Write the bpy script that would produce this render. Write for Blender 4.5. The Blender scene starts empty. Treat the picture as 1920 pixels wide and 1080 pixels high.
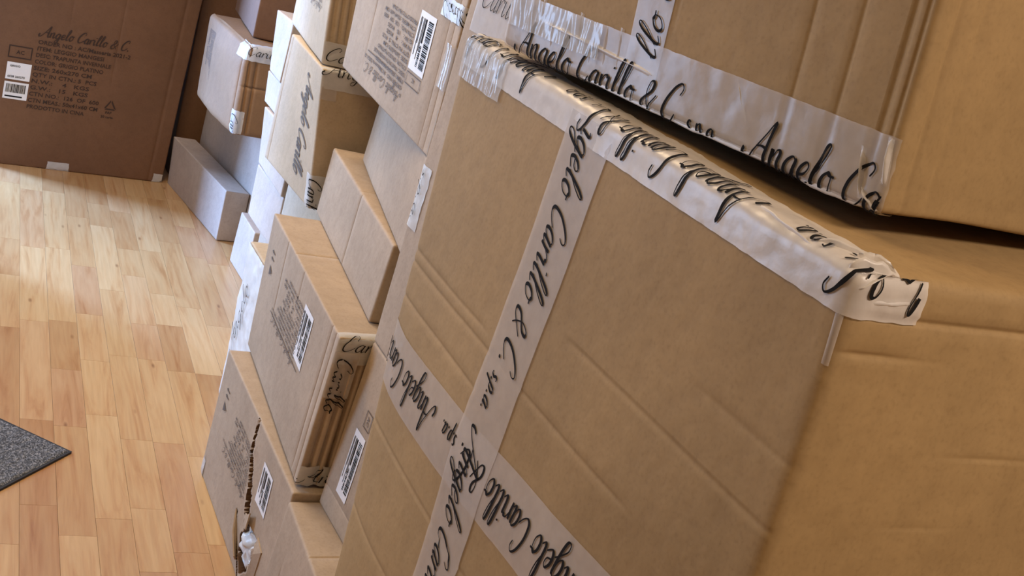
import bpy, math, random
from mathutils import Vector, noise

# ------------------------------------------------------------------ scene, camera, light
scene = bpy.context.scene
col = scene.collection
scene.view_settings.view_transform = 'Standard'
scene.view_settings.look = 'None'
scene.view_settings.gamma = 1.0
scene.view_settings.use_curve_mapping = False
scene.view_settings.exposure = 0.10

FOCAL_PX = 2209.645
cam_data = bpy.data.cameras.new('camera')
cam_data.sensor_width = 36.0
cam_data.lens = FOCAL_PX / 1920.0 * 36.0
cam_data.clip_start = 0.05
cam = bpy.data.objects.new('camera', cam_data)
col.objects.link(cam)
_r = Vector((0.8731397835920991, -0.4011747579130598, 0.27692188776284954))
_u = Vector((-0.105105993005038, 0.39978290679375844, 0.9105637581575263))
_f = Vector((0.4760038324878984, 0.824155592742615, -0.30690048942271464))
from mathutils import Matrix
cam.matrix_world = Matrix(((_r.x, _u.x, -_f.x, 0.0), (_r.y, _u.y, -_f.y, 0.0), (_r.z, _u.z, -_f.z, 1.5), (0, 0, 0, 1)))
scene.camera = cam

world = bpy.data.worlds.new('world')
scene.world = world
world.use_nodes = True
world.node_tree.nodes['Background'].inputs[0].default_value = (0.62, 0.78, 1.0, 1)
world.node_tree.nodes['Background'].inputs[1].default_value = 1.0

def area_light(name, loc, target, sx, sy, power, color):
    d = bpy.data.lights.new(name, 'AREA')
    d.shape = 'RECTANGLE'; d.size = sx; d.size_y = sy
    d.energy = power; d.color = color
    o = bpy.data.objects.new(name, d); col.objects.link(o)
    o.location = loc
    o.rotation_euler = (Vector(target) - Vector(loc)).to_track_quat('-Z', 'Y').to_euler()
    return o
# daylight through the shop windows in the left wall and the glazed door in the back wall
area_light('daylight_left_window', (-1.54, 5.75, 1.35), (1.0, 5.75, 1.35), 0.75, 1.7, 520.0, (0.25, 0.46, 1.0))
area_light('daylight_glass_door', (-0.85, 6.14, 1.15), (-0.85, 2.0, 1.15), 1.3, 2.1, 105.0, (0.42, 0.64, 1.0))
area_light('daylight_front_window', (-1.54, 3.42, 1.35), (1.0, 3.42, 1.35), 0.7, 1.5, 54.0, (0.40, 0.61, 1.0))
# warm ceiling lights, plus an added warm fill on the left
area_light('ceiling_light_near', (1.35, -0.5, 2.55), (1.35, -0.5, 0.0), 0.9, 0.5, 38.0, (1.0, 0.81, 0.66))
area_light('warm_fill_left', (-0.55, 1.35, 2.55), (-0.55, 1.35, 0.0), 0.9, 0.5, 18.0, (1.0, 0.72, 0.42))  # fill added to warm and brighten the foreground carton's left side
area_light('ceiling_light_far', (0.30, 3.0, 2.55), (0.30, 3.0, 0.0), 0.9, 0.5, 34.0, (1.0, 0.74, 0.44))

# ------------------------------------------------------------------ materials
def new_mat(name):
    m = bpy.data.materials.new(name); m.use_nodes = True
    nt = m.node_tree
    b = nt.nodes['Principled BSDF']
    return m, nt, b
def N(nt, t, **kw):
    n = nt.nodes.new(t)
    for k, v in kw.items():
        if k.startswith('i_'):
            n.inputs[k[2:].replace('_', ' ')].default_value = v
        else: setattr(n, k, v)
    return n
def ramp(nt, stops):
    r = nt.nodes.new('ShaderNodeValToRGB')
    e = r.color_ramp.elements
    while len(e) < len(stops): e.new(0.5)
    for el, (p, c) in zip(e, stops): el.position = p; el.color = (*c, 1)
    return r
def scl(c, k): return tuple(x * k for x in c)

def cardboard(name, c, rough=0.72, flute=0.25):
    m, nt, b = new_mat(name); L = nt.links
    tc = N(nt, 'ShaderNodeTexCoord')
    n1 = N(nt, 'ShaderNodeTexNoise', i_Scale=5.0, i_Detail=4.0)
    n2 = N(nt, 'ShaderNodeTexNoise', i_Scale=190.0, i_Detail=3.0)
    n3 = N(nt, 'ShaderNodeTexNoise', i_Scale=42.0, i_Detail=2.0)
    for n in (n1, n2, n3): L.new(tc.outputs['Object'], n.inputs['Vector'])
    r1 = ramp(nt, [(0.3, scl(c, 0.90)), (0.7, scl(c, 1.08))]); L.new(n1.outputs['Fac'], r1.inputs['Fac'])
    r2 = ramp(nt, [(0.26, (0.90, 0.89, 0.87)), (0.46, (1, 1, 1)), (0.72, (1.04, 1.04, 1.03))]); L.new(n2.outputs['Fac'], r2.inputs['Fac'])
    r3 = ramp(nt, [(0.25, (0.93, 0.92, 0.91)), (0.6, (1.02, 1.02, 1.02))]); L.new(n3.outputs['Fac'], r3.inputs['Fac'])
    m1 = N(nt, 'ShaderNodeMixRGB', blend_type='MULTIPLY', i_Fac=1.0); L.new(r1.outputs[0], m1.inputs[1]); L.new(r2.outputs[0], m1.inputs[2])
    m2 = N(nt, 'ShaderNodeMixRGB', blend_type='MULTIPLY', i_Fac=1.0); L.new(m1.outputs[0], m2.inputs[1]); L.new(r3.outputs[0], m2.inputs[2])
    ge = N(nt, 'ShaderNodeNewGeometry')
    wr = ramp(nt, [(0.52, (0, 0, 0)), (0.60, (0.55, 0.55, 0.55))]); L.new(ge.outputs['Pointiness'], wr.inputs['Fac'])
    m3 = N(nt, 'ShaderNodeMixRGB'); L.new(wr.outputs[0], m3.inputs[0]); L.new(m2.outputs[0], m3.inputs[1]); m3.inputs[2].default_value = (min(c[0] * 1.55, .8), min(c[1] * 1.6, .75), min(c[2] * 1.7, .7), 1)
    L.new(m3.outputs[0], b.inputs['Base Color'])
    b.inputs['Roughness'].default_value = rough
    b.inputs['Specular IOR Level'].default_value = 0.35
    bp = N(nt, 'ShaderNodeBump', i_Strength=flute, i_Distance=0.004)
    L.new(n3.outputs['Fac'], bp.inputs['Height']); L.new(bp.outputs[0], b.inputs['Normal'])
    return m
def plain(name, c, rough=0.6, metal=0.0, spec=0.5):
    m, nt, b = new_mat(name)
    b.inputs['Base Color'].default_value = (*c, 1); b.inputs['Roughness'].default_value = rough
    b.inputs['Metallic'].default_value = metal; b.inputs['Specular IOR Level'].default_value = spec
    return m
def film(name, c, alpha, rough=0.22, bump=0.5, scale=60.0):
    m, nt, b = new_mat(name); L = nt.links
    tc = N(nt, 'ShaderNodeTexCoord')
    n = N(nt, 'ShaderNodeTexNoise', i_Scale=scale, i_Detail=3.0); L.new(tc.outputs['Object'], n.inputs['Vector'])
    r = ramp(nt, [(0.3, scl(c, 0.93)), (0.7, scl(c, 1.05))]); L.new(n.outputs['Fac'], r.inputs['Fac'])
    L.new(r.outputs[0], b.inputs['Base Color'])
    b.inputs['Alpha'].default_value = alpha
    b.inputs['Roughness'].default_value = rough
    b.inputs['Specular IOR Level'].default_value = 0.6
    bp = N(nt, 'ShaderNodeBump', i_Strength=bump, i_Distance=0.003)
    L.new(n.outputs['Fac'], bp.inputs['Height']); L.new(bp.outputs[0], b.inputs['Normal'])
    return m
KRAFT = (0.36, 0.235, 0.102)
MAT = {
    'kraft': cardboard('kraft_cardboard', KRAFT),
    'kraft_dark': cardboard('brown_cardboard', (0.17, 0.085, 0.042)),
    'kraft_pale': cardboard('pale_cardboard', (0.44, 0.335, 0.235)),
    'kraft_light': cardboard('light_cardboard', (0.52, 0.41, 0.28)),
    'tape': film('packing_tape_film', (0.70, 0.63, 0.56), 0.46, 0.28, 0.12),
    'tape_edge': film('folded_tape_film', (0.80, 0.74, 0.67), 0.70, 0.32, 0.2),
    'tape_white': film('white_packing_tape', (0.74, 0.73, 0.71), 0.7, 0.25, 0.3),
    'tape_gloss': film('glossy_tape_film', (0.72, 0.73, 0.74), 0.42, 0.14, 0.1),
    'plastic': film('white_plastic_wrap', (0.78, 0.80, 0.80), 0.9, 0.3, 0.8, 30.0),
    'ink': plain('black_ink', (0.010, 0.009, 0.009), 0.85, 0.0, 0.15),
    'print': plain('brown_print_ink', (0.045, 0.022, 0.012), 0.75),
    'print_grey': plain('grey_print_ink', (0.11, 0.088, 0.075), 0.75),
    'paper': plain('label_paper', (0.83, 0.82, 0.81), 0.55),
    'carton_grey': cardboard('grey_brown_cardboard', (0.46, 0.36, 0.275)),
    'kraft_dimmed': cardboard('dimmed_cardboard', (0.26, 0.145, 0.066)),  # base darkened in place of a shadow missing on the crumpled carton
    'torn': cardboard('shaded_torn_core', (0.13, 0.072, 0.038), 0.9),  # torn brown core, darkened further to paint in shade inside the rip
    'wall': plain('wall_paint', (0.24, 0.22, 0.20), 0.8),
    'ceil': plain('ceiling_paint', (0.34, 0.33, 0.31), 0.85),
    'frame': plain('window_frame_paint', (0.7, 0.7, 0.68), 0.4),
}

# ------------------------------------------------------------------ object helpers
def mesh_obj(name, verts, faces, mat, parent=None, smooth=False):
    me = bpy.data.meshes.new(name)
    me.from_pydata([tuple(v) for v in verts], [], faces)
    me.materials.append(mat if not isinstance(mat, str) else MAT[mat])
    if smooth: me.polygons.foreach_set('use_smooth', [True] * len(me.polygons))
    me.update()
    o = bpy.data.objects.new(name, me); col.objects.link(o)
    if parent is not None: o.parent = parent
    return o
def empty(name, loc):
    o = bpy.data.objects.new(name, None); col.objects.link(o); o.location = loc
    o.empty_display_size = 0.05
    return o
def tag(o, label=None, cat=None, group=None, kind=None):
    for k, v in (('label', label), ('category', cat), ('group', group), ('kind', kind)):
        if v: o[k] = v
    return o
def box_geo(x0, x1, y0, y1, z0, z1):
    v = [(x, y, z) for x in (x0, x1) for y in (y0, y1) for z in (z0, z1)]
    f = [(0, 1, 3, 2), (4, 6, 7, 5), (0, 4, 5, 1), (2, 3, 7, 6), (0, 2, 6, 4), (1, 5, 7, 3)]
    return v, f
def join(parts):
    V, F = [], []
    for v, f in parts:
        k = len(V); V += v; F += [tuple(i + k for i in q) for q in f]
    return V, F
def structure(name, geo, mat, label, cat, parent=None):
    o = mesh_obj(name, geo[0], geo[1], mat, parent)
    if parent is None: tag(o, label, cat, kind='structure')
    return o

# ------------------------------------------------------------------ room shell
RX0, RX1, RY0, RY1, RZ = -1.6, 1.95, -2.2, 6.2, 2.62
w = 0.12
structure('wall_right', box_geo(RX1, RX1 + w, RY0, RY1, 0, RZ), 'wall', 'plain painted wall behind the stacked cartons', 'wall')
structure('wall_front', box_geo(RX0, RX1, RY0 - w, RY0, 0, RZ), 'wall', 'plain painted wall behind the camera', 'wall')
wy0, wy1, wz0, wz1 = 5.3, 6.15, 0.45, 2.25
vy0, vy1 = 3.0, 3.82
structure('wall_left', join([box_geo(RX0 - w, RX0, RY0, vy0, 0, RZ), box_geo(RX0 - w, RX0, vy1, wy0, 0, RZ), box_geo(RX0 - w, RX0, vy0, vy1, 0, wz0), box_geo(RX0 - w, RX0, vy0, vy1, wz1, RZ), box_geo(RX0 - w, RX0, wy1, RY1, 0, RZ),
    box_geo(RX0 - w, RX0, wy0, wy1, 0, wz0), box_geo(RX0 - w, RX0, wy0, wy1, wz1, RZ)]), 'wall', 'plain painted left wall with two window openings', 'wall')
dx0, dx1, dz1 = -1.52, -0.18, 2.25
structure('wall_back', join([box_geo(RX0, dx0, RY1, RY1 + w, 0, RZ), box_geo(dx1, RX1, RY1, RY1 + w, 0, RZ), box_geo(dx0, dx1, RY1, RY1 + w, dz1, RZ)]),
    'wall', 'plain painted wall with a glazed doorway', 'wall')
structure('added_blocker_wall', box_geo(RX0, 0.08, 3.85, 3.95, 0, RZ), 'wall', 'added unseen wall blocking window light, left of the floor', 'wall')  # unseen wall added to keep window light off the foreground carton
structure('ceiling', box_geo(RX0, RX1, RY0, RY1, RZ, RZ + 0.1), 'ceil', 'off-white painted ceiling', 'ceiling')
def frame_geo(axis, a0, a1, z0, z1, c0, c1, t=0.06):
    B = (lambda p0, p1, q0, q1: box_geo(c0, c1, p0, p1, q0, q1)) if axis == 'y' else (lambda p0, p1, q0, q1: box_geo(p0, p1, c0, c1, q0, q1))
    m = (a0 + a1) / 2
    return join([B(a0, a0 + t, z0, z1), B(a1 - t, a1, z0, z1), B(a0 + t, a1 - t, z1 - t, z1), B(a0 + t, a1 - t, z0, z0 + t), B(m - t / 2, m + t / 2, z0 + t, z1 - t)])
structure('window_1', frame_geo('y', wy0, wy1, wz0, wz1, RX0 - 0.09, RX0 - 0.03), 'frame', 'white framed shop window in the left wall beyond the added light-blocking wall', 'window')
structure('window_2', frame_geo('y', vy0, vy1, wz0, wz1, RX0 - 0.09, RX0 - 0.03), 'frame', 'white framed window nearer the camera in the left wall', 'window')
structure('door_1', frame_geo('x', dx0, dx1, 0.0, dz1, RY1 + 0.03, RY1 + 0.09), 'frame', 'white framed glazed door in the back wall', 'door')

# ------------------------------------------------------------------ laminate floor
def wood(name, island):
    m, nt, b = new_mat(name); L = nt.links
    tc = N(nt, 'ShaderNodeTexCoord')
    if island: rnd = N(nt, 'ShaderNodeNewGeometry').outputs['Random Per Island']
    else: rnd = N(nt, 'ShaderNodeObjectInfo').outputs['Random']
    off = N(nt, 'ShaderNodeVectorMath', operation='SCALE'); off.inputs[0].default_value = (17.0, 31.0, 5.0); L.new(rnd, off.inputs['Scale'])
    add = N(nt, 'ShaderNodeVectorMath', operation='ADD'); L.new(tc.outputs['Object'], add.inputs[0]); L.new(off.outputs[0], add.inputs[1])
    mp = N(nt, 'ShaderNodeMapping'); mp.inputs['Scale'].default_value = (26.0, 2.2, 1.0); L.new(add.outputs[0], mp.inputs['Vector'])
    n1 = N(nt, 'ShaderNodeTexNoise', i_Scale=1.0, i_Detail=5.0, i_Roughness=0.6, i_Distortion=1.4); L.new(mp.outputs[0], n1.inputs['Vector'])
    mp2 = N(nt, 'ShaderNodeMapping'); mp2.inputs['Scale'].default_value = (140.0, 7.0, 1.0); L.new(add.outputs[0], mp2.inputs['Vector'])
    n2 = N(nt, 'ShaderNodeTexNoise', i_Scale=1.0, i_Detail=2.0); L.new(mp2.outputs[0], n2.inputs['Vector'])
    mp3 = N(nt, 'ShaderNodeMapping'); mp3.inputs['Scale'].default_value = (14.0, 4.5, 1.0); L.new(add.outputs[0], mp3.inputs['Vector'])
    vo = N(nt, 'ShaderNodeTexVoronoi', i_Scale=1.0); L.new(mp3.outputs[0], vo.inputs['Vector'])
    tone = ramp(nt, [(0.0, (0.432, 0.242, 0.100)), (0.3, (0.518, 0.319, 0.141)), (0.65, (0.570, 0.369, 0.172)), (0.85, (0.502, 0.297, 0.138)), (1.0, (0.458, 0.263, 0.126))]); L.new(rnd, tone.inputs['Fac'])
    g1 = ramp(nt, [(0.30, (0.78, 0.64, 0.53)), (0.44, (0.96, 0.90, 0.85)), (0.55, (1, 1, 1)), (0.75, (1.08, 1.11, 1.14))]); L.new(n1.outputs['Fac'], g1.inputs['Fac'])
    g2 = ramp(nt, [(0.3, (0.93, 0.91, 0.89)), (0.6, (1.02, 1.02, 1.02))]); L.new(n2.outputs['Fac'], g2.inputs['Fac'])
    g3 = ramp(nt, [(0.02, (0.55, 0.45, 0.38)), (0.09, (1, 1, 1))]); L.new(vo.outputs['Distance'], g3.inputs['Fac'])
    cur = tone.outputs[0]
    for g in (g1, g2, g3):
        mm = N(nt, 'ShaderNodeMixRGB', blend_type='MULTIPLY', i_Fac=1.0); L.new(cur, mm.inputs[1]); L.new(g.outputs[0], mm.inputs[2]); cur = mm.outputs[0]
    L.new(cur, b.inputs['Base Color'])
    b.inputs['Roughness'].default_value = 0.33
    b.inputs['Specular IOR Level'].default_value = 0.5
    return m
WOOD = wood('laminate_strip', False); WOOD_FIELD = wood('laminate_strip_field', True)
FT = 0.010
floor = structure('floor', box_geo(RX0, RX1, RY0, RY1, -0.12, -FT), 'torn', 'light oak laminate strip floor', 'floor')
PW = 0.0775
PANG = -math.radians(3.1)      # strips run almost parallel to the row of cartons
pc, ps = math.cos(PANG), math.sin(PANG)
def plank_geo(ln, wd=PW):
    g, c = 0.0003, 0.00005
    x0, x1, y0, y1 = g, wd - g, g, ln - g
    v = [(x0, y0, -FT), (x1, y0, -FT), (x1, y1, -FT), (x0, y1, -FT),
         (x0, y0, -c), (x1, y0, -c), (x1, y1, -c), (x0, y1, -c),
         (x0 + c, y0 + c, 0), (x1 - c, y0 + c, 0), (x1 - c, y1 - c, 0), (x0 + c, y1 - c, 0)]
    f = []
    for k in (0, 4):
        for i in range(4):
            j = (i + 1) % 4; f.append((k + i, k + j, k + 4 + j, k + 4 + i))
    f.append((8, 9, 10, 11))
    return v, f
LENS = [0.24, 0.31, 0.38, 0.47, 0.58]
pmesh = []
for ln in LENS:
    v, f = plank_geo(ln); me = bpy.data.meshes.new('plank'); me.from_pydata(v, [], f); me.materials.append(WOOD); me.update(); pmesh.append(me)
rng = random.Random(11)
def to_room(a, b):   # lane frame -> room frame, pivot at (0.6, 3)
    return 0.6 + a * pc - b * ps, 3.0 + a * ps + b * pc
field = []
lane = -45
while lane < 24:
    b = -6.2 + rng.random() * 0.4
    while b < 4.2:
        k = rng.randrange(len(LENS)); ln = LENS[k]
        x, y = to_room(lane * PW, b); xc, yc = to_room(lane * PW + PW / 2, b + ln / 2)
        if RX0 - 0.05 < xc < RX1 + 0.02 and RY0 - 0.2 < yc < RY1 + 0.2:
            if 0.10 < xc < 1.20 and 1.75 < yc < 5.0:
                o = bpy.data.objects.new('plank', pmesh[k]); col.objects.link(o); o.parent = floor
                o.location = (x, y, 0); o.rotation_euler = (0, 0, PANG)
            else:
                v, f = plank_geo(ln)
                field.append(([(x + p[0] * pc - p[1] * ps, y + p[0] * ps + p[1] * pc, p[2]) for p in v], f))
        b += ln
    lane += 1
v, f = join(field)
o = mesh_obj('plank_field', v, f, WOOD_FIELD, floor); o['kind'] = 'stuff'

# ------------------------------------------------------------------ door mat
def make_mat():
    m, nt, b = new_mat('charcoal_mat_pile'); L = nt.links
    tc = N(nt, 'ShaderNodeTexCoord'); n = N(nt, 'ShaderNodeTexNoise', i_Scale=260.0, i_Detail=2.0); L.new(tc.outputs['Object'], n.inputs['Vector'])
    r = ramp(nt, [(0.34, (0.028, 0.029, 0.033)), (0.50, (0.085, 0.088, 0.095)), (0.66, (0.27, 0.27, 0.28))]); L.new(n.outputs['Fac'], r.inputs['Fac'])
    L.new(r.outputs[0], b.inputs['Base Color']); b.inputs['Roughness'].default_value = 0.95
    root = empty('door_mat', (0.455, 2.557, 0))
    tag(root, 'charcoal grey flecked door mat, one corner reaching in over the floor', 'door mat')
    d1 = Vector((-0.146, 0.139, 0)).normalized(); d2 = Vector((-d1.y, d1.x, 0))
    if d2.y > 0: d2 = -d2
    W, Hh, n1, n2 = 0.42, 0.62, 120, 170
    rr = random.Random(3)
    V, F = [], []
    for i in range(n1 + 1):
        for j in range(n2 + 1):
            a, b_ = i / n1 * W, j / n2 * Hh
            e = min(i, n1 - i, j, n2 - j)
            z = 0.0085 + (0.0 if e == 0 else rr.uniform(-0.0016, 0.0022)) - (0.002 if e == 0 else 0)
            p = d1 * (0.004 + a) + d2 * (0.004 + b_); V.append((p.x + rr.uniform(-.0008, .0008), p.y + rr.uniform(-.0008, .0008), z))
    for i in range(n1):
        for j in range(n2):
            a = i * (n2 + 1) + j; F.append((a, a + n2 + 1, a + n2 + 2, a + 1))
    mesh_obj('pile', V, F, m, root, True)
    back = plain('mat_rubber_edge', (0.02, 0.02, 0.022), 0.7)
    vs, fs = [], []
    for z in (0.0, 0.0062):
        for a, b_ in ((-0.002, -0.002), (W + 0.01, -0.002), (W + 0.01, Hh + 0.01), (-0.002, Hh + 0.01)):
            p = d1 * a + d2 * b_; vs.append((p.x, p.y, z))
    mesh_obj('rubber_backing', vs, [(0, 1, 2, 3), (4, 5, 6, 7)] + [(i, (i + 1) % 4, 4 + (i + 1) % 4, 4 + i) for i in range(4)], back, root)
make_mat()

# ------------------------------------------------------------------ lettering
def catmull(pts, n=7):
    out = []
    P = [pts[0]] + list(pts) + [pts[-1]]
    for i in range(1, len(P) - 2):
        p0, p1, p2, p3 = P[i - 1], P[i], P[i + 1], P[i + 2]
        for k in range(n):
            t = k / n
            out.append(tuple(0.5 * (2 * p1[d] + (p2[d] - p0[d]) * t + (2 * p0[d] - 5 * p1[d] + 4 * p2[d] - p3[d]) * t * t + (3 * p1[d] - p0[d] - 3 * p2[d] + p3[d]) * t ** 3) for d in (0, 1)))
    out.append(tuple(pts[-1]))
    return out
_bowl = [(.72, .82), (.45, 1.0), (.12, .72), (.06, .28), (.28, 0.0), (.58, .25), (.72, .92)]
GLYPH = {
    'A': (1.55, [[(-.35, .55), (-.48, .22), (-.25, -.06), (.15, .25), (.75, 1.3), (1.15, 2.1), (1.18, 1.2), (1.22, .25), (1.4, .02), (1.6, .2)], [(.42, .78), (.85, .86), (1.3, .78)]]),
    'n': (1.0, [[(0, .95), (.06, .5), (.05, 0)], [(.05, .45), (.32, .95), (.6, .92), (.62, .3), (.75, .02), (.98, .2)]]),
    'g': (.98, [_bowl, [(.72, .98), (.7, -.2), (.55, -.85), (.25, -.9), (.18, -.55), (.5, -.2), (1.0, .2)]]),
    'e': (.8, [[(.06, .42), (.5, .52), (.6, .82), (.38, 1.0), (.1, .7), (.08, .28), (.34, 0.0), (.8, .25)]]),
    'l': (.58, [[(0, .3), (.35, 1.2), (.48, 1.95), (.32, 2.1), (.17, 1.6), (.12, .4), (.26, .0), (.55, .2)]]),
    'o': (.85, [[(.4, 1.0), (.1, .72), (.08, .25), (.36, 0.0), (.68, .3), (.64, .8), (.4, 1.0), (.5, .86), (.85, .85)]]),
    'C': (1.35, [[(1.12, 1.5), (1.22, 1.85), (.95, 2.08), (.5, 1.75), (.14, 1.0), (.2, .25), (.55, -.02), (.95, .15), (1.3, .55)]]),
    'a': (.98, [_bowl, [(.72, .98), (.68, .25), (.78, .0), (1.0, .2)]]),
    'r': (.72, [[(0, .95), (.06, .5), (.05, 0)], [(.05, .45), (.28, .92), (.55, .98), (.62, .82)]]),
    'i': (.42, [[(0, .98), (.02, .3), (.15, .0), (.42, .22)], [(.1, 1.42), (.14, 1.5), (.16, 1.44)]]),
    '&': (1.35, [[(1.25, .0), (.8, .42), (.36, 1.05), (.42, 1.6), (.74, 1.6), (.74, 1.15), (.14, .55), (.2, .02), (.62, .02), (1.02, .6), (1.3, 1.05)]]),
    '.': (.35, [[(.02, .02), (.08, .1), (.12, .02), (.04, .0)]]),
    's': (.62, [[(.52, .88), (.25, .98), (.14, .72), (.44, .38), (.34, .02), (.02, .12)]]),
    'p': (.85, [[(.05, .98), (.04, .2), (.0, -.85)], [(.05, .7), (.34, 1.0), (.62, .62), (.45, .08), (.06, .12)]]),
    ' ': (.55, []),
}
def script_text(text, sx, sy, pen=0.13, slant=0.28):
    """Ribbon strokes of a cursive line: quads in (along, up) metres and the line's length."""
    V, F = [], []
    x = 0.0
    small_from = text.find('s.p.a.')
    for i, ch in enumerate(text):
        adv, strokes = GLYPH[ch]
        k_ = 0.62 if 0 <= small_from <= i else 1.0
        adv *= k_
        for st in strokes:
            pts = catmull(st)
            pts = [((x + (p[0] + slant * p[1]) * k_) * sx, p[1] * k_ * sy) for p in pts]
            k0 = len(V)
            for k, p in enumerate(pts):
                q0 = pts[max(k - 1, 0)]; q1 = pts[min(k + 1, len(pts) - 1)]
                dx, dy = q1[0] - q0[0], q1[1] - q0[1]
                ln = math.hypot(dx, dy) or 1e-9
                dx /= ln; dy /= ln
                thick = pen * sy * (0.5 + 0.5 * k_) * (0.45 + 0.75 * max(0.0, -(dx * -0.25 + dy * 0.97)) + 0.12 * abs(dx)) * (0.6 if k in (0, len(pts) - 1) else 1.0)
                V.append((p[0] - dy * thick * .5, p[1] + dx * thick * .5)); V.append((p[0] + dy * thick * .5, p[1] - dx * thick * .5))
            F += [(k0 + 2 * k, k0 + 2 * k + 1, k0 + 2 * k + 3, k0 + 2 * k + 2) for k in range(len(pts) - 1)]
        x += adv + 0.10
    return V, F, x * sx
_tcache = {}
def block_text(text, size, stretch=1.0):
    """Flat triangulated capitals from Blender's built-in face."""
    if text not in _tcache:
        cu = bpy.data.curves.new('tmp', 'FONT'); cu.body = text; cu.resolution_u = 2; cu.offset = 0.018
        ob = bpy.data.objects.new('tmp', cu); col.objects.link(ob)
        dg = bpy.context.evaluated_depsgraph_get()
        me = ob.evaluated_get(dg).to_mesh()
        _tcache[text] = ([(v.co.x, v.co.y) for v in me.vertices], [tuple(p.vertices) for p in me.polygons])
        ob.evaluated_get(dg).to_mesh_clear()
        bpy.data.objects.remove(ob); bpy.data.curves.remove(cu)
    v, f = _tcache[text]
    return [(p[0] * size * stretch, p[1] * size) for p in v], f

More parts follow.
